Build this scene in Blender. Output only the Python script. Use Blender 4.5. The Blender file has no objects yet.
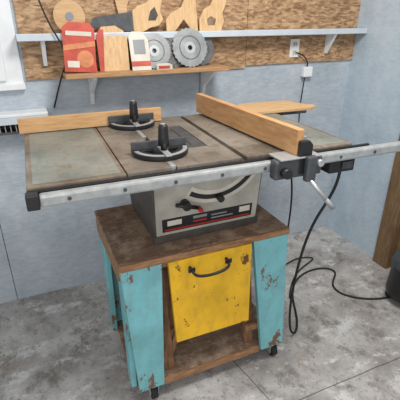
import bpy, bmesh, math, random
from mathutils import Vector, Matrix
random.seed(3)
scene = bpy.context.scene
COL = scene.collection
try:
    scene.view_settings.view_transform = 'Standard'
except Exception: pass

# ------------------------------------------------------------------ materials
def newmat(name):
    m = bpy.data.materials.new(name); m.use_nodes = True
    nt = m.node_tree; b = nt.nodes['Principled BSDF']
    return m, nt, b
def rgb(c):
    def f(v):
        v = v/255.0
        return v/12.92 if v <= 0.04045 else ((v+0.055)/1.055)**2.4
    return (f(c[0]), f(c[1]), f(c[2]), 1)
def N(nt, t, **kw):
    n = nt.nodes.new(t)
    for k, v in kw.items(): setattr(n, k, v)
    return n
def coords(nt, scale=(1,1,1), rot=(0,0,0)):
    tc = N(nt, 'ShaderNodeTexCoord'); mp = N(nt, 'ShaderNodeMapping')
    mp.inputs['Scale'].default_value = scale; mp.inputs['Rotation'].default_value = rot
    nt.links.new(tc.outputs['Object'], mp.inputs['Vector']); return mp.outputs['Vector']
def ramp(nt, fac, stops):
    r = N(nt, 'ShaderNodeValToRGB'); e = r.color_ramp.elements
    e[0].position = stops[0][0]; e[0].color = stops[0][1]
    e[1].position = stops[-1][0]; e[1].color = stops[-1][1]
    for p, c in stops[1:-1]:
        x = e.new(p); x.color = c
    nt.links.new(fac, r.inputs[0]); return r.outputs[0]
def mixc(nt, fac, a, b):
    m = N(nt, 'ShaderNodeMix', data_type='RGBA')
    for s, v in ((m.inputs[0], fac), (m.inputs[6], a), (m.inputs[7], b)):
        if hasattr(v, 'node'): nt.links.new(v, s)
        else: s.default_value = v
    return m.outputs[2]
def noise(nt, vec, scale, detail=4, rough=.6):
    n = N(nt, 'ShaderNodeTexNoise'); n.inputs['Scale'].default_value = scale
    n.inputs['Detail'].default_value = detail; n.inputs['Roughness'].default_value = rough
    nt.links.new(vec, n.inputs['Vector']); return n.outputs[0]
def bump(nt, b, h, s=.3, d=.002):
    bp = N(nt, 'ShaderNodeBump'); bp.inputs['Strength'].default_value = s
    bp.inputs['Distance'].default_value = d
    nt.links.new(h, bp.inputs['Height']); nt.links.new(bp.outputs[0], b.inputs['Normal'])

def plain(name, c, rough=.5, metal=0, var=.15, scale=12):
    m, nt, b = newmat(name)
    v = coords(nt); n = noise(nt, v, scale)
    c0 = rgb(c); dk = tuple(x*(1-var*1.6) for x in c0[:3])+(1,); lt = tuple(min(1, x*(1+var)) for x in c0[:3])+(1,)
    nt.links.new(ramp(nt, n, [(.3, dk), (.7, lt)]), b.inputs['Base Color'])
    b.inputs['Roughness'].default_value = rough; b.inputs['Metallic'].default_value = metal
    return m
def wood(name, c1, c2, stretch=(1, 12, 12), scale=6, rough=.65, dirt=None, lo=.48):
    m, nt, b = newmat(name)
    v = coords(nt, stretch); n = noise(nt, v, scale, 6, .65)
    col = ramp(nt, n, [(.32, rgb(c1)), (.68, rgb(c2))])
    if dirt:
        n2 = noise(nt, coords(nt), 9, 7, .75)
        col = mixc(nt, ramp(nt, n2, [(lo, (0,0,0,1)), (lo+.16, (.85,.85,.85,1))]), col, rgb(dirt))
    nt.links.new(col, b.inputs['Base Color']); b.inputs['Roughness'].default_value = rough
    bump(nt, b, n, .25, .002); return m
def osb(name, cols, paint=None, amt=0.0):
    m, nt, b = newmat(name)
    def flakes(rot, sc):
        v = N(nt, 'ShaderNodeTexVoronoi'); v.inputs['Scale'].default_value = 1
        vec = coords(nt, sc, rot)
        nz = noise(nt, coords(nt), 25, 2)
        mx = N(nt, 'ShaderNodeVectorMath', operation='ADD')
        sc2 = N(nt, 'ShaderNodeVectorMath', operation='SCALE'); sc2.inputs['Scale'].default_value = .8
        nt.links.new(nz, sc2.inputs[0]); nt.links.new(vec, mx.inputs[0]); nt.links.new(sc2.outputs[0], mx.inputs[1])
        nt.links.new(mx.outputs[0], v.inputs['Vector'])
        s = N(nt, 'ShaderNodeSeparateColor'); nt.links.new(v.outputs['Color'], s.inputs[0]); return s.outputs[0]
    a = flakes((0, .6, 0), (26, 26, 90)); c = flakes((0, -.7, .2), (30, 30, 100)); e = flakes((0, 1.4, .1), (30, 30, 80))
    def mul(x, k):
        h = N(nt, 'ShaderNodeMath', operation='MULTIPLY'); h.inputs[1].default_value = k; nt.links.new(x, h.inputs[0]); return h.outputs[0]
    def add(x, y):
        h = N(nt, 'ShaderNodeMath', operation='ADD'); nt.links.new(x, h.inputs[0]); nt.links.new(y, h.inputs[1]); return h.outputs[0]
    f = add(add(mul(a, .4), mul(c, .35)), mul(e, .25))
    col = ramp(nt, f, [(.2, rgb(cols[0])), (.5, rgb(cols[1])), (.8, rgb(cols[2]))])
    if paint:
        pn = noise(nt, coords(nt, (1.4, 1.4, .8)), 3.2, 7, .62)
        pc = ramp(nt, pn, [(.3, rgb(paint[0])), (.52, rgb(paint[1])), (.75, rgb(paint[2]))])
        col = mixc(nt, amt, pc, col)
        sn = noise(nt, coords(nt, (1, 1, 2.2)), 14, 6, .7)
        sf = ramp(nt, sn, [(.60, (0,0,0,1)), (.76, (.5,.5,.5,1))])
        col = mixc(nt, sf, col, rgb(paint[3]))
    nt.links.new(col, b.inputs['Base Color']); b.inputs['Roughness'].default_value = .6
    bump(nt, b, f, .3, .002); return m

M = {}
M['osb'] = osb('osb_raw', [(128, 96, 66), (170, 134, 98), (200, 166, 128)])
M['wallB'] = osb('painted_osb_back', [(150, 160, 168), (178, 187, 194), (202, 209, 214)],
                 [(158, 169, 179), (182, 191, 200), (200, 208, 215), (138, 144, 148)], .3)
M['wallR'] = osb('painted_osb_right', [(150, 166, 178), (182, 196, 206), (204, 214, 221)],
                 [(162, 180, 194), (184, 199, 210), (202, 213, 222), (154, 164, 172)], .22)
M['white'] = plain('white_paint', (230, 232, 233), .45, 0, .05)
M['ledge'] = plain('pale_blue_gloss_paint', (200, 209, 216), .35, 0, .06)
M['ply'] = wood('plywood_light', (186, 148, 102), (212, 176, 132), (2, 14, 14), 5)
M['plyz'] = wood('plywood_upright', (196, 158, 110), (224, 188, 142), (14, 14, 2), 5)
M['fencewood'] = wood('fence_maple', (176, 126, 80), (206, 162, 112), (14, 2, 14), 5)
M['mitrewood'] = wood('mitre_fence_pine', (180, 134, 86), (208, 166, 118), (2, 14, 14), 6)
M['brown'] = wood('weathered_brown_wood', (92, 68, 52), (142, 112, 88), (2, 10, 10), 7, .8, (172, 150, 128), .5)
M['dusty'] = wood('sawdust_covered_board', (106, 80, 62), (144, 116, 94), (2, 8, 8), 7, .85, (182, 160, 136), .47)
M['edge'] = wood('worn_board_edge', (120, 82, 56), (172, 130, 92), (2, 10, 10), 7, .8, (100, 78, 62), .54)
M['brownv'] = wood('weathered_brown_wood_v', (104, 72, 50), (158, 116, 82), (10, 10, 2), 7, .8)
M['jamb'] = wood('rough_door_jamb', (96, 74, 50), (142, 112, 78), (12, 12, 1.5), 6, .75)
M['shelfwood'] = wood('shelf_pine', (158, 118, 80), (192, 150, 108), (2, 14, 14), 6)
M['steel'] = plain('bright_steel', (184, 186, 186), .38, .5, .1)
M['alu'] = plain('rail_aluminium', (168, 170, 169), .4, .3, .14, 30)
M['dkmetal'] = plain('dark_cast_metal', (78, 80, 82), .5, .3, .2, 30)
M['black'] = plain('black_plastic', (28, 28, 30), .45, 0, .1)
M['rubber'] = plain('black_rubber', (32, 32, 34), .7, 0, .1)
M['sheet'] = plain('saw_cabinet_enamel', (176, 171, 160), .45, 0, .18, 9)
M['sheetdk'] = plain('saw_cabinet_dark', (84, 78, 72), .6, .1, .25)
M['red'] = plain('red_ink', (170, 44, 40), .4, 0, .08)
M['redpack'] = plain('red_package_card', (190, 74, 54), .5, 0, .2, 20)
M['orange'] = plain('orange_card', (208, 130, 84), .5, 0, .18, 20)
M['cream'] = plain('cream_label', (212, 204, 190), .5, 0, .1)
M['grey'] = plain('grey_plastic', (140, 142, 144), .5, 0, .1)
M['blade'] = plain('saw_blade_steel', (158, 160, 160), .35, .4, .18, 18)
M['bladedk'] = plain('saw_blade_steel_dull', (112, 112, 112), .4, .4, .2, 18)

def chipped(name, c, chip, thr=.62, sc=13, dirt=(90, 80, 70)):
    m, nt, b = newmat(name)
    n = noise(nt, coords(nt), 4, 6, .65)
    c0 = rgb(c); dk = tuple(x*.7 for x in c0[:3])+(1,)
    col = ramp(nt, n, [(.3, dk), (.55, c0)])
    g = noise(nt, coords(nt, (1, 1, .35)), 22, 6, .7)
    col = mixc(nt, ramp(nt, g, [(.48, (0,0,0,1)), (.75, (.55,.55,.55,1))]), col, rgb(dirt))
    k = noise(nt, coords(nt, (1, 1, .6)), sc, 7, .7)
    f = ramp(nt, k, [(thr, (0,0,0,1)), (thr+.02, (1,1,1,1))])
    col = mixc(nt, f, col, rgb(chip))
    nt.links.new(col, b.inputs['Base Color']); b.inputs['Roughness'].default_value = .5
    bump(nt, b, k, .15, .002); return m
M['turq'] = chipped('chipped_turquoise_paint', (122, 188, 194), (116, 86, 66), .60, 11, (118, 140, 138))
M['yellow'] = chipped('chipped_yellow_paint', (240, 186, 28), (104, 68, 34), .63, 12, (180, 132, 48))

def cast(name, cols):
    m, nt, b = newmat(name)
    n = noise(nt, coords(nt), 5, 9, .76); n2 = noise(nt, coords(nt, (14, 1, 1)), 8, 3)
    col = ramp(nt, n, [(.36, rgb(cols[0])), (.5, rgb(cols[1])), (.62, rgb(cols[2]))])
    col = mixc(nt, ramp(nt, n2, [(.5, (0,0,0,1)), (.8, (.4,.4,.4,1))]), col, rgb(cols[3]))
    n3 = noise(nt, coords(nt), 10, 9, .8)
    col = mixc(nt, ramp(nt, n3, [(.53, (0,0,0,1)), (.63, (.75,.75,.75,1))]), col, rgb(cols[4]))
    nt.links.new(col, b.inputs['Base Color']); b.inputs['Metallic'].default_value = .1
    b.inputs['Roughness'].default_value = .4; return m
M['cast'] = cast('worn_cast_iron', [(88, 78, 68), (120, 112, 102), (150, 144, 134), (106, 92, 78), (98, 74, 54)])
M['wing'] = cast('wing_grey_green', [(100, 104, 98), (126, 130, 122), (150, 152, 144), (114, 112, 102), (110, 98, 80)])
M['wingrim'] = cast('wing_rim_rusty', [(88, 74, 60), (120, 106, 90), (148, 140, 126), (104, 86, 68), (92, 66, 46)])

def concrete():
    m, nt, b = newmat('stained_concrete')
    v = coords(nt)
    n = noise(nt, v, 2.6, 10, .72)
    col = ramp(nt, n, [(.34, rgb((134, 129, 125))), (.48, rgb((168, 164, 160))), (.62, rgb((196, 193, 190)))])
    n2 = noise(nt, coords(nt, (1, 1.5, 1)), 5, 10, .78)
    col = mixc(nt, ramp(nt, n2, [(.53, (0,0,0,1)), (.60, (.85,.85,.85,1))]), col, rgb((212, 211, 209)))
    n3 = noise(nt, coords(nt, (1.3, 1, 1), (0, 0, 1)), 6, 10, .8)
    col = mixc(nt, ramp(nt, n3, [(.51, (0,0,0,1)), (.62, (.85,.85,.85,1))]), col, rgb((112, 104, 98)))
    n4 = noise(nt, coords(nt, (1, 1, 1), (0, 0, 2)), 3.5, 8, .75)
    col = mixc(nt, ramp(nt, n4, [(.54, (0,0,0,1)), (.68, (.5,.5,.5,1))]), col, rgb((146, 126, 106)))
    sp = noise(nt, v, 45, 5, .7)
    col = mixc(nt, ramp(nt, sp, [(.58, (0,0,0,1)), (.66, (.7,.7,.7,1))]), col, rgb((94, 84, 76)))
    sx = N(nt, 'ShaderNodeSeparateXYZ'); nt.links.new(v, sx.inputs[0])
    wob = noise(nt, v, 6, 3)
    def line(out, pos, slope_out, slope):
        a = N(nt, 'ShaderNodeMath', operation='MULTIPLY_ADD')
        nt.links.new(slope_out, a.inputs[0]); a.inputs[1].default_value = slope; nt.links.new(out, a.inputs[2])
        w = N(nt, 'ShaderNodeMath', operation='MULTIPLY_ADD')
        nt.links.new(wob, w.inputs[0]); w.inputs[1].default_value = .012; nt.links.new(a.outputs[0], w.inputs[2])
        c = N(nt, 'ShaderNodeMath', operation='COMPARE'); nt.links.new(w.outputs[0], c.inputs[0])
        c.inputs[1].default_value = pos; c.inputs[2].default_value = .003; return c.outputs[0]
    l1 = line(sx.outputs[1], .99, sx.outputs[0], 0.0)
    l2 = line(sx.outputs[0], .98, sx.outputs[1], 0.17)
    mx = N(nt, 'ShaderNodeMath', operation='MAXIMUM'); nt.links.new(l1, mx.inputs[0]); nt.links.new(l2, mx.inputs[1])
    mu = N(nt, 'ShaderNodeMath', operation='MULTIPLY'); mu.inputs[1].default_value = .75
    nt.links.new(mx.outputs[0], mu.inputs[0])
    col = mixc(nt, mu.outputs[0], col, rgb((74, 68, 62)))
    nt.links.new(col, b.inputs['Base Color']); b.inputs['Roughness'].default_value = .5
    bump(nt, b, n2, .25, .003); return m
M['conc'] = concrete()

# ------------------------------------------------------------------ geometry helpers
XF = None
def empty(name, loc):
    e = bpy.data.objects.new(name, None); e.location = loc; e.empty_display_size = .05
    COL.objects.link(e); return e
def link(name, bm, mat, parent=None, smooth=False, bevel=0):
    bmesh.ops.recalc_face_normals(bm, faces=bm.faces[:])
    if XF is not None: bm.transform(XF)
    me = bpy.data.meshes.new(name); bm.to_mesh(me); bm.free()
    me.materials.append(M[mat] if isinstance(mat, str) else mat)
    if smooth:
        for p in me.polygons: p.use_smooth = True
    o = bpy.data.objects.new(name, me); COL.objects.link(o)
    if bevel:
        md = o.modifiers.new('bevel', 'BEVEL'); md.width = bevel; md.segments = 2; md.limit_method = 'ANGLE'
    if parent:
        o.parent = parent; o.matrix_parent_inverse = Matrix.Translation(parent.location).inverted()
    return o
def box(name, x0, x1, y0, y1, z0, z1, mat, parent=None, bevel=.0015):
    bm = bmesh.new(); bmesh.ops.create_cube(bm, size=1)
    for v in bm.verts:
        v.co = Vector(((x0+x1)/2+v.co.x*(x1-x0), (y0+y1)/2+v.co.y*(y1-y0), (z0+z1)/2+v.co.z*(z1-z0)))
    return link(name, bm, mat, parent, bevel=bevel)
def prism(name, pts, o, ax, ay, depth, mat, parent=None, bevel=0, smooth=False, hole=None):
    o, ax, ay = Vector(o), Vector(ax).normalized(), Vector(ay).normalized(); n = ax.cross(ay)*depth
    bm = bmesh.new()
    if hole is None:
        a = [bm.verts.new(o+ax*p[0]+ay*p[1]) for p in pts]; c = [bm.verts.new(v.co+n) for v in a]
        bm.faces.new(a); bm.faces.new(c[::-1]); k = len(a)
        for i in range(k): bm.faces.new((a[i], a[(i+1) % k], c[(i+1) % k], c[i]))
    else:
        k = len(pts)
        R = []
        for ring in (pts, hole):
            a = [bm.verts.new(o+ax*p[0]+ay*p[1]) for p in ring]; R.append((a, [bm.verts.new(v.co+n) for v in a]))
        (a, c), (ha, hc) = R
        for i in range(k):
            j = (i+1) % k
            bm.faces.new((a[i], a[j], ha[j], ha[i])); bm.faces.new((c[i], c[j], hc[j], hc[i]))
            bm.faces.new((a[i], a[j], c[j], c[i])); bm.faces.new((ha[i], ha[j], hc[j], hc[i]))
    return link(name, bm, mat, parent, smooth, bevel)
def cyl(name, p0, p1, r, mat, parent=None, r2=None, seg=24, bevel=0):
    p0, p1 = Vector(p0), Vector(p1); d = p1-p0
    bm = bmesh.new(); bmesh.ops.create_cone(bm, cap_ends=True, segments=seg, radius1=r, radius2=r if r2 is None else r2, depth=d.length)
    q = d.to_track_quat('Z', 'Y')
    for v in bm.verts: v.co = (p0+p1)/2 + q @ v.co
    o = link(name, bm, mat, parent, bevel=bevel)
    for p in o.data.polygons:
        if len(p.vertices) == 4: p.use_smooth = True
    return o
def lathe(name, prof, o, mat, parent=None, seg=28, axis=(0, 0, 1)):
    o = Vector(o); q = Vector(axis).to_track_quat('Z', 'Y'); bm = bmesh.new(); rings = []
    for r, z in prof:
        rings.append([bm.verts.new(o + q @ Vector((r*math.cos(2*math.pi*i/seg), r*math.sin(2*math.pi*i/seg), z))) for i in range(seg)])
    for a, b in zip(rings, rings[1:]):
        for i in range(seg): bm.faces.new((a[i], a[(i+1) % seg], b[(i+1) % seg], b[i]))
    bm.faces.new(rings[0]); bm.faces.new(rings[-1])
    ob = link(name, bm, mat, parent)
    for p in ob.data.polygons:
        if len(p.vertices) == 4: p.use_smooth = True
    return ob
def tube(name, pts, r, mat, parent=None, kind='spline'):
    cu = bpy.data.curves.new(name, 'CURVE'); cu.dimensions = '3D'; cu.bevel_depth = r; cu.bevel_resolution = 4; cu.resolution_u = 10
    cu.use_fill_caps = True
    s = cu.splines.new('NURBS'); s.points.add(len(pts)-1)
    for p, q in zip(s.points, pts): p.co = (*q, 1)
    s.order_u = 4; s.use_endpoint_u = True
    tmp = bpy.data.objects.new(name+'_c', cu); COL.objects.link(tmp)
    dg = bpy.context.evaluated_depsgraph_get(); me = bpy.data.meshes.new_from_object(tmp.evaluated_get(dg))
    bpy.data.objects.remove(tmp)
    me.materials.clear(); me.materials.append(M[mat])
    for p in me.polygons: p.use_smooth = True
    o = bpy.data.objects.new(name, me); COL.objects.link(o)
    if parent:
        o.parent = parent; o.matrix_parent_inverse = Matrix.Translation(parent.location).inverted()
    return o

X, Y, Z = (1, 0, 0), (0, 1, 0), (0, 0, 1)
WY, WX = 2.26, 2.12

# ------------------------------------------------------------------ room
box('floor', -1.6, WX+.08, -.8, WY+.08, -.08, 0, 'conc', bevel=0)
wb = empty('wall_back', (.5, WY, 0))
box('lower_panel_left', -1.6, -.243, WY, WY+.08, 0, 1.28, 'wallB', wb, .002)
box('lower_panel_mid', -.24, .978, WY, WY+.08, 0, 1.28, 'wallB', wb, .002)
box('lower_panel_right', .981, WX, WY, WY+.08, 0, 1.28, 'wallB', wb, .002)
box('upper_panel', -.10, WX, WY, WY+.08, 1.28, 2.4, 'wallB', wb, 0)
box('upper_panel_left', -1.6, -.72, WY, WY+.08, 1.28, 2.4, 'wallB', wb, 0)
box('header', -.72, -.10, WY, WY+.08, 2.2, 2.4, 'wallB', wb, 0)
wr = empty('wall_right', (WX, 1, 0))
box('panel_far', WX, WX+.08, 1.72, WY+.08, 0, 2.4, 'wallR', wr, 0)
box('panel_near', WX, WX+.08, -.8, .78, 0, 2.4, 'wallR', wr, 0)
box('panel_over_door', WX, WX+.08, .78, 1.72, 2.1, 2.4, 'wallR', wr, 0)
box('trim_1', .03, 1.28, WY-.012, WY-.0005, 1.295, 2.4, 'osb', None, .001)
box('trim_2', 1.283, WX-.001, WY-.012, WY-.0005, 1.31, 2.4, 'osb', None, .001)
box('trim_3', WX-.03, WX+.0795, 1.60, 1.718, 0, 2.06, 'jamb', None, .003)
box('trim_4', WX-.03, WX+.0795, .782, .86, 0, 2.06, 'jamb', None, .003)
box('trim_5', WX-.03, WX+.0795, .782, 1.718, 2.061, 2.099, 'jamb', None, .003)
d = empty('door_1', (WX+.03, 1.2, 0))
box('slab', WX+.02, WX+.06, .863, 1.597, .01, 2.055, 'jamb', d)
cyl('knob_stem', (WX+.02, .94, 1), (WX-.02, .94, 1), .012, 'steel', d)
lathe('knob', [(.012, 0), (.027, .01), (.03, .025), (.02, .04)], (WX-.012, .94, 1), 'steel', d, axis=(-1, 0, 0))
w = empty('window_1', (-.4, WY, 1.3))
box('casing_right', -.125, .015, WY-.02, WY, 1.27, 2.3, 'white', w, .003)
box('casing_left', -.83, -.70, WY-.02, WY, 1.27, 2.3, 'white', w, .003)
box('casing_top', -.70, -.125, WY-.02, WY, 2.18, 2.3, 'white', w, .003)
box('stop_right', -.15, -.06, WY-.034, WY-.018, 1.30, 2.19, 'white', w, .003)
box('sill', -.83, .02, WY-.035, WY, 1.255, 1.285, 'white', w, .003)
box('sash_bottom', -.72, -.10, WY+.02, WY+.05, 1.28, 1.34, 'white', w)
box('sash_mid', -.72, -.10, WY+.02, WY+.05, 1.72, 1.76, 'white', w)
gm, gnt, gb = newmat('window_glass_pane'); gb.inputs['Roughness'].default_value = .08
gv = noise(gnt, coords(gnt), 3); gnt.links.new(ramp(gnt, gv, [(.3, rgb((196, 210, 218))), (.7, rgb((220, 230, 236)))]), gb.inputs['Base Color'])
box('pane', -.72, -.10, WY+.032, WY+.038, 1.34, 2.2, gm, w, 0)

lg = empty('wall_ledge', (1, WY, 1.5))
box('board', .015, WX-.002, WY-.10, WY-.0125, 1.492, 1.512, 'ledge', lg, .003)
box('lip', .015, WX-.002, WY-.112, WY-.1005, 1.482, 1.514, 'ledge', lg, .003)
prism('bracket', [(0, 0), (-.085, 0), (-.085, -.012), (-.012, -.13), (0, -.13)], (1.87, WY-.0125, 1.4915), Y, Z, .018, 'white', lg)
prism('bracket_2', [(0, 0), (-.085, 0), (-.085, -.012), (-.012, -.13), (0, -.13)], (.12, WY-.0125, 1.4915), Y, Z, .018, 'white', lg)

ss = empty('wall_shelf', (.64, WY, 1.32))
box('board', .20, 1.07, 2.05, WY-.0125, 1.315, 1.335, 'shelfwood', ss, .002)
for i, bx in enumerate((.33, .985)):
    prism('bracket_%d' % (i+1), [(0, 0), (-.17, 0), (-.17, -.012), (-.03, -.10), (-.012, -.16), (0, -.16)], (bx, WY-.013, 1.3145), Y, Z, .02, 'white', ss, .001)

h = empty('wall_heater', (-.3, WY, 1.1))
box('top', -.9, .10, WY-.10, WY-.0005, 1.135, 1.15, 'white', h, .003)
box('back', -.9, .10, WY-.012, WY-.0005, 1.06, 1.134, 'sheetdk', h)
box('bottom', -.9, .10, WY-.09, WY-.0005, 1.05, 1.06, 'sheetdk', h)
box('front_lip', -.9, .10, WY-.10, WY-.09, 1.10, 1.1345, 'ledge', h)
for i in range(40):
    box('louvre_%d' % (i+1), -.88+i*.0248, -.8755+i*.0248, WY-.088, WY-.0125, 1.061, 1.134, 'grey', h, 0)

# ------------------------------------------------------------------ outlet, adapter & wires
o = empty('wall_outlet', (1.63, WY, 1.4))
box('plate', 1.595, 1.665, WY-.019, WY-.0125, 1.345, 1.455, 'white', o, .004)
for zz in (1.375, 1.425):
    box('socket_%d' % int(zz*1000), 1.612, 1.648, WY-.022, WY-.019, zz-.015, zz+.015, 'cream', o, .003)
    box('slot_%d' % int(zz*1000), 1.622, 1.626, WY-.0225, WY-.022, zz-.006, zz+.008, 'black', o, 0)
    box('slotb_%d' % int(zz*1000), 1.634, 1.638, WY-.0225, WY-.022, zz-.006, zz+.008, 'black', o, 0)
pa = empty('power_adapter', (1.74, WY-.02, 1.25))
box('body', 1.705, 1.775, WY-.04, WY-.0005, 1.22, 1.285, 'white', pa, .006)
tube('lead', [(1.64, WY-.025, 1.375), (1.70, WY-.04, 1.36), (1.74, WY-.03, 1.32), (1.74, WY-.02, 1.284)], .004, 'rubber', pa)
tube('cord', [(1.73, WY-.02, 1.22), (1.73, WY-.012, 1.12), (1.715, WY-.012, 1.0), (1.74, WY-.012, .8), (1.72, WY-.012, .6)], .0035, 'rubber', pa)
tube('hanging_cord', [(.12, WY-.08, 1.75), (.14, WY-.12, 1.62), (.19, WY-.13, 1.5), (.235, WY-.13, 1.42), (.20, WY-.09, 1.33), (.18, WY-.03, 1.27), (.14, WY-.006, 1.15)], .004, 'rubber')

# ------------------------------------------------------------------ things on the shelf
SH = 1.3352
def lean(y0, tilt):
    return (0, math.sin(tilt), math.cos(tilt))
def rotp(pts, deg):
    c, s = math.cos(math.radians(deg)), math.sin(math.radians(deg))
    return [(x*c-y*s, x*s+y*c) for x, y in pts]
up = lean(0, .18)
rp = empty('blade_package', (.28, 2.1, SH))
T = -4; RO = (.205, 2.10, SH+.011)
prism('card', rotp([(0, 0), (.15, 0), (.15, .20), (.128, .225), (.03, .225), (0, .20)], T), RO, X, up, -.004, 'redpack', rp)
R1 = (RO[0], RO[1]-.001, RO[2])
prism('label_top', rotp([(.015, .165), (.135, .165), (.135, .185), (.015, .185)], T), R1, X, up, .0012, 'cream', rp)
prism('label_mid', rotp([(.015, .02), (.07, .02), (.07, .05), (.015, .05)], T), R1, X, up, .0012, 'cream', rp)
prism('stripe', rotp([(.0, .095), (.15, .12), (.15, .145), (.0, .12)], T), R1, X, up, .0012, 'orange', rp)
prism('blade_outline', rotp([(.10+.04*math.cos(i*math.pi/12), .06+.04*math.sin(i*math.pi/12)) for i in range(24)], T), R1, X, up, .0008, 'orange', rp)
prism('orange_sleeve', [(.0, .0), (.10, .0), (.10, .17), (.06, .235), (.0, .20)], (.262, 2.125, SH), X, up, -.004, 'orange', rp)
bp_ = empty('plywood_jig', (.46, 2.12, SH))
prism('board', [(0, 0), (.15, 0), (.155, .15), (.14, .19), (.10, .215), (.03, .21), (.005, .17)], (.376, 2.115, SH), X, lean(0, .2), -.014, 'plyz', bp_, .001)
prism('red_edge', [(.0, .0), (.02, .0), (.04, .195), (.02, .20), (.0, .17)], (.376, 2.1145, SH), X, lean(0, .2), .003, 'redpack', bp_)
cp = empty('blade_sleeve', (.57, 2.1, SH))
prism('card', [(0, 0), (.10, 0), (.10, .15), (.07, .19), (.02, .19), (0, .17)], (.535, 2.09, SH), X, lean(0, .28), -.004, 'cream', cp)
prism('band', [(.0, .02), (.10, .02), (.10, .045), (.0, .045)], (.535, 2.0895, SH), X, lean(0, .28), .001, 'redpack', cp)
prism('print', [(.02, .08), (.08, .08), (.08, .15), (.02, .15)], (.535, 2.0895, SH), X, lean(0, .28), .001, 'grey', cp)
def blade(name, cx, y, r, teeth, tilt, mat='blade'):
    e = empty(name, (cx, y, SH))
    u = Vector(lean(0, tilt)); pts = []; hl = []
    n = teeth*4
    for i in range(n):
        a = 2*math.pi*i/n; k = i % 4
        rr = (r, r*.975, r*.945, r*.955)[k]
        pts.append((rr*math.cos(a), rr*math.sin(a))); hl.append((r*.12*math.cos(a), r*.12*math.sin(a)))
    org = Vector((cx, y, SH))+u*r
    prism('disc', pts, org, X, u, -.0022, mat, e, hole=hl)
    nrm = Vector(X).cross(u)
    for nm, ro, ri, mt in (('printed_ring', .60, .56, 'dkmetal'), ('hub_ring', .30, .14, 'steel')):
        rg = [(r*ro*math.cos(2*math.pi*i/40), r*ro*math.sin(2*math.pi*i/40)) for i in range(40)]
        rh = [(r*ri*math.cos(2*math.pi*i/40), r*ri*math.sin(2*math.pi*i/40)) for i in range(40)]
        prism(nm, rg, org+nrm*.0003, X, u, .0008, mt, e, hole=rh)
blade('circular_saw_blade', .665, 2.102, .092, 40, .25)
blade('circular_saw_blade', .725, 2.116, .096, 32, .24, 'bladedk')
blade('circular_saw_blade', .785, 2.130, .094, 44, .22)
blade('circular_saw_blade', .865, 2.098, .102, 26, .25)
blade('circular_saw_blade', .945, 2.146, .085, 36, .2, 'bladedk')
cb = empty('blade_storage_box', (.73, 2.07, SH))
prism('body', [(0, 0), (.085, 0), (.085, .022), (.07, .03), (.01, .03), (0, .022)], (.655, 2.084, SH), X, Z, .025, 'cream', cb, .002)
prism('label', [(.01, .006), (.07, .006), (.07, .02), (.01, .02)], (.655, 2.0585, SH), X, Z, .001, 'redpack', cb)

# ------------------------------------------------------------------ things on the ledge
LZ = 1.5125
up2 = lean(0, .12)
hs = empty('handsaw', (.45, 2.2, LZ))
prism('blade', [(0, .03), (.22, .0), (.24, .10), (.02, .07)], (.36, 2.19, LZ), X, up2, -.0015, 'dkmetal', hs)
hp = [(.22, .005), (.27, 0), (.31, .02), (.36, .03), (.385, .06), (.37, .10), (.385, .15), (.33, .165), (.30, .14), (.25, .125), (.22, .10)]
prism('handle', hp, (.36, 2.186, LZ), X, up2, -.018, 'plyz', hs, .004)
prism('grip_hole', [(.30, .055), (.34, .055), (.355, .08), (.34, .12), (.315, .10)], (.36, 2.1855, LZ), X, up2, .001, 'sheetdk', hs)
t1 = empty('wooden_template', (.84, 2.2, LZ))
prism('body', [(0, .0), (.045, 0), (.10, .06), (.15, .0), (.18, 0), (.17, .22), (.13, .29), (.10, .26), (.115, .17), (.09, .12), (.03, .09), (0, .06)], (.755, 2.175, LZ), X, up2, -.012, 'plyz', t1, .001)
t2 = empty('wooden_template', (1.0, 2.2, LZ))
pts = [(0, 0), (.13, 0), (.15, .05), (.14, .09), (.165, .14), (.175, .23), (.15, .32), (.07, .33), (.035, .28), (.075, .24), (.095, .18), (.07, .13), (.03, .11), (.0, .06)]
prism('body', pts, (.945, 2.175, LZ), X, up2, -.012, 'plyz', t2, .001)
prism('body_b', [(.05, .03), (.09, .03), (.10, .06), (.07, .075), (.045, .06)], (.945, 2.1745, LZ), X, up2, .001, 'brown', t2)
t5 = empty('push_stick', (.6, 2.2, LZ))
prism('body', [(.0, .17), (.03, .0), (.07, .0), (.06, .12), (.10, .20), (.20, .21), (.22, .27), (.10, .29), (.02, .26)], (.50, 2.212, LZ), X, up2, -.009, 'ply', t5, .001)
t4 = empty('wooden_disc', (.3, 2.2, LZ))
prism('disc', [(.075*math.cos(i*math.pi/16), .075*math.sin(i*math.pi/16)) for i in range(32)], Vector((.27, 2.20, LZ))+Vector(up2)*.075, X, up2, -.01, 'ply', t4, .002)
prism('centre', [(.02*math.cos(i*math.pi/8), .02*math.sin(i*math.pi/8)) for i in range(16)], Vector((.27, 2.1995, LZ))+Vector(up2)*.075, X, up2, .002, 'grey', t4)

# ------------------------------------------------------------------ saw stand
st = empty('saw_stand', (.6, 1.5, 0))
TB = .765
SB = 1.735
box('top_board', .213, .955, 1.24, SB, .745, TB, 'dusty', st, .003)
box('top_board_nosing', .213, .955, 1.226, 1.2395, .737, TB, 'edge', st, .003)
box('apron_front', .216, .95, 1.252, 1.285, .70, .7445, 'edge', st, .003)
box('apron_left', .216, .235, 1.286, SB-.01, .66, .7445, 'edge', st, .003)
box('apron_right', .925, .95, 1.286, SB-.01, .66, .7445, 'brown', st, .003)
box('apron_back', .236, .924, SB-.035, SB-.01, .66, .7445, 'brown', st, .003)
def leg(name, p, y, mat='turq', t=.022):
    prism(name, p, (0, y, 0), X, Z, -t, mat, st, .002)
leg('leg_front_left', [(.250, .10), (.362, .10), (.376, .736), (.215, .736)], 1.228)
leg('leg_front_right', [(.862, .10), (.985, .10), (.948, .736), (.780, .736)], 1.228)
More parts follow.
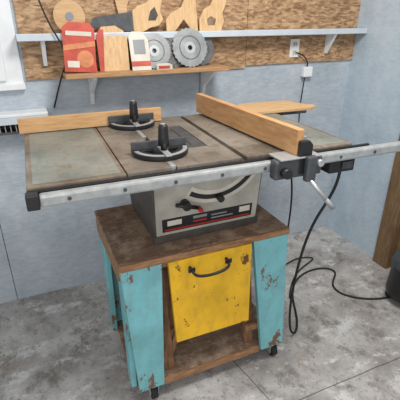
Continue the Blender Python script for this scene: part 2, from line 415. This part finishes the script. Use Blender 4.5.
leg('leg_back_left', [(.240, .10), (.352, .10), (.366, .66), (.218, .66)], SB-.035)
leg('leg_back_right', [(.862, .10), (.975, .10), (.948, .66), (.790, .66)], SB-.035)
prism('side_left_front', [(0, .12), (.055, .12), (.08, .66), (0, .66)], (.222, 1.251, 0), Y, Z, .022, 'turq', st, .002)
prism('side_left_back', [(0, .12), (-.075, .12), (-.10, .66), (0, .66)], (.222, SB-.036, 0), Y, Z, .022, 'turq', st, .002)
prism('side_right_front', [(0, .12), (.075, .12), (.10, .66), (0, .66)], (.93, 1.251, 0), Y, Z, .022, 'turq', st, .002)
prism('side_right_back', [(0, .12), (-.075, .12), (-.10, .66), (0, .66)], (.93, SB-.036, 0), Y, Z, .022, 'turq', st, .002)
leg('inner_post_left', [(.385, .113), (.435, .113), (.398, .699), (.34, .699)], 1.29, 'brownv')
leg('inner_post_right', [(.80, .113), (.85, .113), (.80, .699), (.755, .699)], 1.29, 'brownv')
leg('inner_post_left_rear', [(.385, .113), (.435, .113), (.398, .714), (.34, .714)], 1.64, 'brownv')
leg('inner_post_right_rear', [(.80, .113), (.85, .113), (.80, .714), (.755, .714)], 1.64, 'brownv')
box('bottom_board', .245, .995, 1.255, SB, .088, .112, 'dusty', st, .003)
box('bottom_rail_front', .365, .86, 1.24, 1.2545, .082, .114, 'edge', st, .002)
box('stretcher_front', .40, .835, 1.315, 1.335, .27, .315, 'brownv', st, .002)
box('brace_right', .78, .90, 1.2515, 1.27, .225, .255, 'brownv', st, .002)
box('runner_left', .372, .395, 1.32, 1.66, .60, .7445, 'brownv', st)
box('runner_right', .772, .795, 1.32, 1.66, .60, .7445, 'brownv', st)
prism('loose_brace', [(0, 0), (.03, 0), (.10, .19), (.07, .19)], (.375, 1.30, .113), X, Z, -.015, 'brownv', st, .002)
prism('loose_board', [(0, 0), (.30, .0), (.30, .03), (0, .03)], (.50, 1.42, .113), (.9, .4, 0), Z, -.06, 'brownv', st, .002)
prism('loose_board_b', [(0, 0), (.20, .0), (.20, .02), (0, .02)], (.45, 1.55, .113), (.9, -.3, 0), Z, -.05, 'edge', st, .002)
prism('drawer_front', [(.400, .735), (.768, .735), (.775, .325), (.425, .325)], (0, 1.222, 0), X, Z, -.02, 'yellow', st, .003)
box('drawer_box', .43, .75, 1.243, 1.251, .335, .735, 'brownv', st)
box('drawer_box_rear', .43, .75, 1.336, 1.62, .335, .735, 'brownv', st)
HZ = .695
tube('drawer_handle', [(.487, 1.222, HZ), (.487, 1.188, HZ), (.492, 1.182, HZ-.018), (.53, 1.178, HZ-.026), (.565, 1.178, HZ-.028), (.60, 1.178, HZ-.026), (.642, 1.182, HZ-.018), (.647, 1.188, HZ), (.647, 1.222, HZ)], .006, 'black', st)
box('handle_plate_left', .472, .502, 1.197, 1.2015, HZ-.01, HZ+.01, 'black', st, .002)
box('handle_plate_right', .632, .662, 1.197, 1.2015, HZ-.01, HZ+.01, 'black', st, .002)
for i, (cx, cy) in enumerate(((.32, 1.285), (.955, 1.285), (.32, 1.69), (.955, 1.69))):
    cyl('caster_wheel_%d' % (i+1), (cx-.014, cy-.015, .034), (cx+.014, cy-.015, .034), .034, 'rubber', st, bevel=.003)
    cyl('caster_hub_%d' % (i+1), (cx-.020, cy-.015, .034), (cx+.020, cy-.015, .034), .014, 'steel', st)
    prism('caster_fork_%d' % (i+1), [(-.03, .083), (.03, .083), (.007, .022), (-.025, .022)], (cx-.022, cy-.005, 0), Y, Z, .004, 'steel', st)
    prism('caster_fork_b_%d' % (i+1), [(-.03, .083), (.03, .083), (.007, .022), (-.025, .022)], (cx+.018, cy-.005, 0), Y, Z, .004, 'steel', st)
    box('caster_plate_%d' % (i+1), cx-.03, cx+.03, cy-.03, cy+.035, .082, .0875, 'steel', st)

# ------------------------------------------------------------------ table saw
ts = empty('table_saw', (.6, 1.5, TB))
TZ = 1.14
def loft(name, a, b, mat, parent):
    bm = bmesh.new(); va = [bm.verts.new(p) for p in a]; vb = [bm.verts.new(p) for p in b]
    bm.faces.new(va); bm.faces.new(vb)
    for i in range(4): bm.faces.new((va[i], va[(i+1) % 4], vb[(i+1) % 4], vb[i]))
    return link(name, bm, mat, parent, bevel=.006)
CY = 1.335; HT = 1.115
loft('cabinet', [(.385, CY, TB+.001), (.845, CY, TB+.001), (.845, 1.70, TB+.001), (.385, 1.70, TB+.001)],
     [(.37, CY-.03, HT), (.86, CY-.03, HT), (.86, 1.74, HT), (.37, 1.74, HT)], 'sheetdk', ts)
fu = Vector((0, -.03, .349)).normalized(); fo = Vector((.385, CY-.001, TB+.002)); fn = Vector(X).cross(fu)
prism('front_panel', [(.006, .03), (.454, .03), (.464, .335), (-.004, .335)], fo, X, fu, .004, 'sheet', ts, .001)
prism('base_flange', [(-.004, 0), (.464, 0), (.464, .032), (-.004, .032)], fo, X, fu, .010, 'sheetdk', ts, .002)
prism('badge', [(.03, .045), (.43, .045), (.432, .105), (.028, .105)], fo+fn*.004, X, fu, .001, 'black', ts)
prism('badge_red_band', [(.04, .050), (.42, .050), (.42, .057), (.04, .057)], fo+fn*.005, X, fu, .001, 'red', ts)
for i, (a, b, c, e, mt) in enumerate(((.05, .11, .072, .095, 'cream'), (.16, .22, .085, .097, 'grey'), (.24, .34, .068, .074, 'grey'), (.24, .31, .083, .089, 'grey'), (.37, .42, .072, .098, 'cream'), (.16, .22, .068, .076, 'red'))):
    prism('badge_print_%d' % i, [(a, c), (b, c), (b, e), (a, e)], fo+fn*.005, X, fu, .001, mt, ts)
def arcband(cx, cz, r0, r1, a0, a1, n=24):
    A = [math.radians(a0+(a1-a0)*i/n) for i in range(n+1)]
    return [(cx+r1*math.cos(a), cz+r1*math.sin(a)) for a in A]+[(cx+r0*math.cos(a), cz+r0*math.sin(a)) for a in reversed(A)]
prism('bevel_scale', arcband(.25, .37, .17, .225, 235, 340), fo+fn*.004, X, fu, .001, 'cream', ts)
prism('bevel_slot', arcband(.25, .37, .188, .208, 238, 338), fo+fn*.005, X, fu, .001, 'black', ts)
c0 = fo+Vector(X)*.12+fu*.165
cyl('crank_hub', c0, c0+fn*.04, .018, 'black', ts)
cyl('crank_arm', c0+fn*.035-Vector(X)*.045+fu*.015, c0+fn*.035+Vector(X)*.05-fu*.015, .008, 'black', ts)
cyl('crank_knob', c0+fn*.035+Vector(X)*.05-fu*.015, c0+fn*.062+Vector(X)*.05-fu*.015, .009, 'red', ts)
cyl('lock_knob', c0+Vector(X)*.15-fu*.0, c0+Vector(X)*.15-fu*.0+fn*.03, .014, 'black', ts)

P = Vector((.55, 1.45, 0))
XF = Matrix.Translation(P+Vector((0, 0, .016))) @ Matrix.Rotation(math.radians(-1.3), 4, 'Z') @ Matrix.Translation(-P)
YF, YB = 1.13, 1.79
box('table_base', .262, .838, YF+.004, YB-.004, 1.10, 1.124, 'wingrim', ts)
for i, (a, b) in enumerate(((.26, .402), (.421, .50), (.60, .655), (.674, .84))):
    box('table_top_%d' % (i+1), a, b, YF, YB, 1.1245, TZ, 'cast', ts, .001)
box('table_top_front', .5002, .5998, YF, 1.30, 1.1245, TZ, 'cast', ts, .001)
box('table_top_back', .5002, .5998, 1.62, YB, 1.1245, TZ, 'cast', ts, .001)
box('throat_plate', .501, .599, 1.301, 1.619, 1.1255, TZ-.001, 'dkmetal', ts, .004)
box('blade_slot', .546, .552, 1.34, 1.58, TZ-.0012, TZ-.0004, 'black', ts, 0)
box('wing_left', -.03, .257, YF, YB, 1.105, TZ-.0015, 'wingrim', ts, .003)
box('wing_left_panel', -.012, .243, YF+.018, YB-.018, TZ-.0014, TZ-.0004, 'wing', ts, 0)
box('wing_right', .843, 1.126, YF, YB, 1.105, TZ-.0015, 'wingrim', ts, .003)
box('wing_right_panel', .857, 1.11, YF+.018, YB-.018, TZ-.0014, TZ-.0004, 'wing', ts, 0)
box('front_rail', .0, 1.62, 1.086, 1.118, 1.088, 1.126, 'alu', ts, .008)
box('front_rail_web', -.03, 1.20, 1.1185, 1.1295, 1.085, 1.13, 'black', ts, .001)
box('rail_end_cap', -.035, .0, 1.083, 1.121, 1.085, 1.131, 'black', ts, .004)
for i in range(9):
    xx = .08+i*.16
    cyl('rail_bolt_%d' % i, (xx, 1.086, 1.107), (xx, 1.0835, 1.107), .006, 'dkmetal', ts, seg=12)
box('rear_rail', -.02, 1.40, 1.792, 1.82, 1.09, 1.13, 'dkmetal', ts, .004)
cyl('motor', (1.0, 1.60, 1.0), (1.16, 1.60, 1.0), .07, 'dkmetal', ts, bevel=.008)
box('motor_mount', .85, 1.02, 1.57, 1.63, .97, 1.02, 'dkmetal', ts)
box('switch_box', 1.03, 1.15, 1.125, 1.19, 1.025, 1.085, 'black', ts, .006)
box('switch_paddle', 1.085, 1.135, 1.1185, 1.125, 1.04, 1.07, 'dkmetal', ts, .002)

rf = empty('rip_fence', (.8, 1.4, TZ))
fx0, fx1 = .835, .772
dirv = Vector((fx1-fx0, .74, 0)).normalized(); side = Vector((dirv.y, -dirv.x, 0))
fo2 = Vector((fx0, 1.062, TZ+.0075))
prism('fence_board', [(0, 0), (.028, 0), (.028, .755), (0, .755)], fo2-side*.014, side, dirv, .088, 'fencewood', rf, .002)
prism('fence_channel', [(0, .02), (.03, .02), (.03, .74), (0, .74)], fo2+side*.015, side, dirv, .055, 'grey', rf, .002)
prism('front_plate', [(0, 0), (.05, 0), (.05, .10), (.036, .115), (.0, .115)], Vector((.826, 1.061, 1.085)), X, Z, .018, 'black', rf, .003)
box('head_casting', .735, .925, 1.045, 1.0845, 1.072, 1.14, 'dkmetal', rf, .008)
box('head_top', .75, .91, 1.04, 1.12, 1.1405, 1.147, 'steel', rf, .002)
box('head_nose', .845, .885, 1.02, 1.0445, 1.06, 1.15, 'dkmetal', rf, .006)
cyl('lock_rod', (.862, 1.03, 1.07), (.925, .985, .985), .007, 'steel', rf)
cyl('lock_lever_grip', (.915, .992, .998), (.94, .975, .965), .009, 'grey', rf)
cyl('adjust_knob', (.77, 1.045, 1.10), (.77, 1.02, 1.10), .017, 'black', rf)
cyl('adjust_knob_b', (.905, 1.045, 1.12), (.905, 1.025, 1.12), .012, 'steel', rf)

def gauge(name, x, y, bf=.20):
    e = empty(name, (x, y, TZ)); z = TZ+.003
    box('bar', x-.0085, x+.0085, y-bf, y+bf if bf < .2 else y+.12-.04, 1.1252, z-.002, 'steel', e, .001)
    prism('protractor_ring', arcband(0, 0, .062, .098, 180, 360, 32), (x, y, z+.001), X, Y, .014, 'black', e, .002)
    prism('ring_scale', arcband(0, 0, .080, .095, 185, 355, 32), (x, y, z+.0152), X, Y, .001, 'steel', e)
    prism('hub', [(.03*math.cos(math.radians(a)), .03*math.sin(math.radians(a))) for a in range(180, 361, 12)], (x, y, z+.001), X, Y, .014, 'dkmetal', e)
    box('spoke_left', x-.098, x-.02, y-.012, y+.006, z+.001, z+.016, 'black', e, .002)
    box('spoke_right', x+.02, x+.098, y-.012, y+.006, z+.001, z+.016, 'black', e, .002)
    box('face', x-.10, x+.10, y+.006, y+.016, z+.001, z+.042, 'dkmetal', e, .002)
    box('pointer_arm', x-.011, x+.011, y-.106, y, z+.0165, z+.022, 'steel', e, .001)
    lathe('handle', [(.010, .0), (.010, .012), (.0185, .016), (.018, .045), (.016, .075), (.016, .082), (.011, .088)], (x, y-.045, z+.022), 'black', e)
    lathe('handle_insert', [(.008, .0), (.008, .0015)], (x, y-.045, z+.110), 'steel', e)
    return e
gauge('miter_gauge', .4115, 1.700)
gauge('miter_gauge', .4115, 1.285, .145)
box('miter_fence_board', -.045, .55, 1.7175, 1.7375, TZ+.004, TZ+.062, 'mitrewood', None, .001)

pb = empty('plywood_offcut', (1.15, 1.75, TZ))
prism('board', [(.94, 1.70), (1.00, 1.665), (1.32, 1.655), (1.365, 1.675), (1.375, 1.71), (1.34, 1.735), (1.30, 1.86), (1.02, 1.87), (.97, 1.80)], (0, 0, TZ+.001), X, Y, .014, 'ply', pb, .002)
XF = None

# ------------------------------------------------------------------ cables and vacuum
tube('power_cord', [(1.11, 1.15, 1.04), (1.10, 1.14, .95), (1.02, 1.16, .85), (1.04, 1.25, .55), (1.06, 1.30, .25), (1.10, 1.32, .03), (1.16, 1.33, .0065), (1.25, 1.45, .0065), (1.32, 1.62, .0065),
      (1.48, 1.78, .0065), (1.70, 1.80, .0065), (1.78, 1.70, .0065), (1.62, 1.62, .0065), (1.60, 1.48, .0065), (1.75, 1.38, .0065), (1.86, 1.36, .0065)], .006, 'rubber', ts)
tube('motor_cord', [(1.14, 1.55, .98), (1.22, 1.56, .8), (1.30, 1.70, .4), (1.42, 1.85, .05), (1.50, 1.92, .0055), (1.62, 1.96, .0055), (1.76, 1.90, .0055), (1.60, 1.86, .0055), (1.42, 1.76, .0055), (1.30, 1.60, .0055)], .005, 'rubber', ts)
tube('left_cord', [(.02, 1.80, 1.11), (.04, 1.84, .98), (.10, 1.86, .93), (.20, 1.84, .95), (.32, 1.80, .95), (.38, 1.68, .95)], .004, 'rubber', ts)

sv = empty('shop_vacuum', (2.0, 1.32, 0))
VX, VY = 1.945, 1.30
lathe('tank', [(.10, .05), (.125, .055), (.128, .09), (.12, .24), (.125, .25)], (VX, VY, 0), 'black', sv)
lathe('head', [(.128, .251), (.13, .27), (.115, .31), (.07, .34), (.03, .345)], (VX, VY, 0), 'dkmetal', sv)
tube('carry_handle', [(VX-.055, VY, .33), (VX-.055, VY, .38), (VX+.055, VY, .38), (VX+.055, VY, .33)], .009, 'black', sv)
for i in range(4):
    a = math.pi/4+i*math.pi/2; cx, cy = VX+.095*math.cos(a), VY+.095*math.sin(a)
    cyl('caster_%d' % i, (cx-.012, cy, .026), (cx+.012, cy, .026), .026, 'rubber', sv)
    cyl('caster_stem_%d' % i, (cx, cy, .03), (cx, cy, .058), .012, 'dkmetal', sv)

# ------------------------------------------------------------------ light, world, camera
wd = bpy.data.worlds.new('World'); scene.world = wd; wd.use_nodes = True
bg = wd.node_tree.nodes['Background']; bg.inputs[0].default_value = (.97, .985, 1, 1); bg.inputs[1].default_value = .64
def area(name, loc, target, size, power, col=(1, 1, 1)):
    l = bpy.data.lights.new(name, 'AREA'); l.energy = power; l.size = size; l.color = col
    ob = bpy.data.objects.new(name, l); COL.objects.link(ob); ob.location = loc
    ob.rotation_euler = (Vector(target)-Vector(loc)).to_track_quat('-Z', 'Y').to_euler(); return ob
area('ceiling_light', (.9, .7, 2.75), (.9, 1.3, 0), .6, 42, (1, .985, .96))
area('doorway_light', (-.5, -.7, 1.6), (.8, 1.5, .6), 1.2, 14, (.98, .99, 1))

cam = bpy.data.cameras.new('camera'); cam.lens = 36; cam.sensor_width = 36
co = bpy.data.objects.new('camera', cam); COL.objects.link(co)
co.location = (0, 0, 1.6); co.rotation_euler = (math.radians(65), 0, math.radians(-23.5))
scene.camera = co
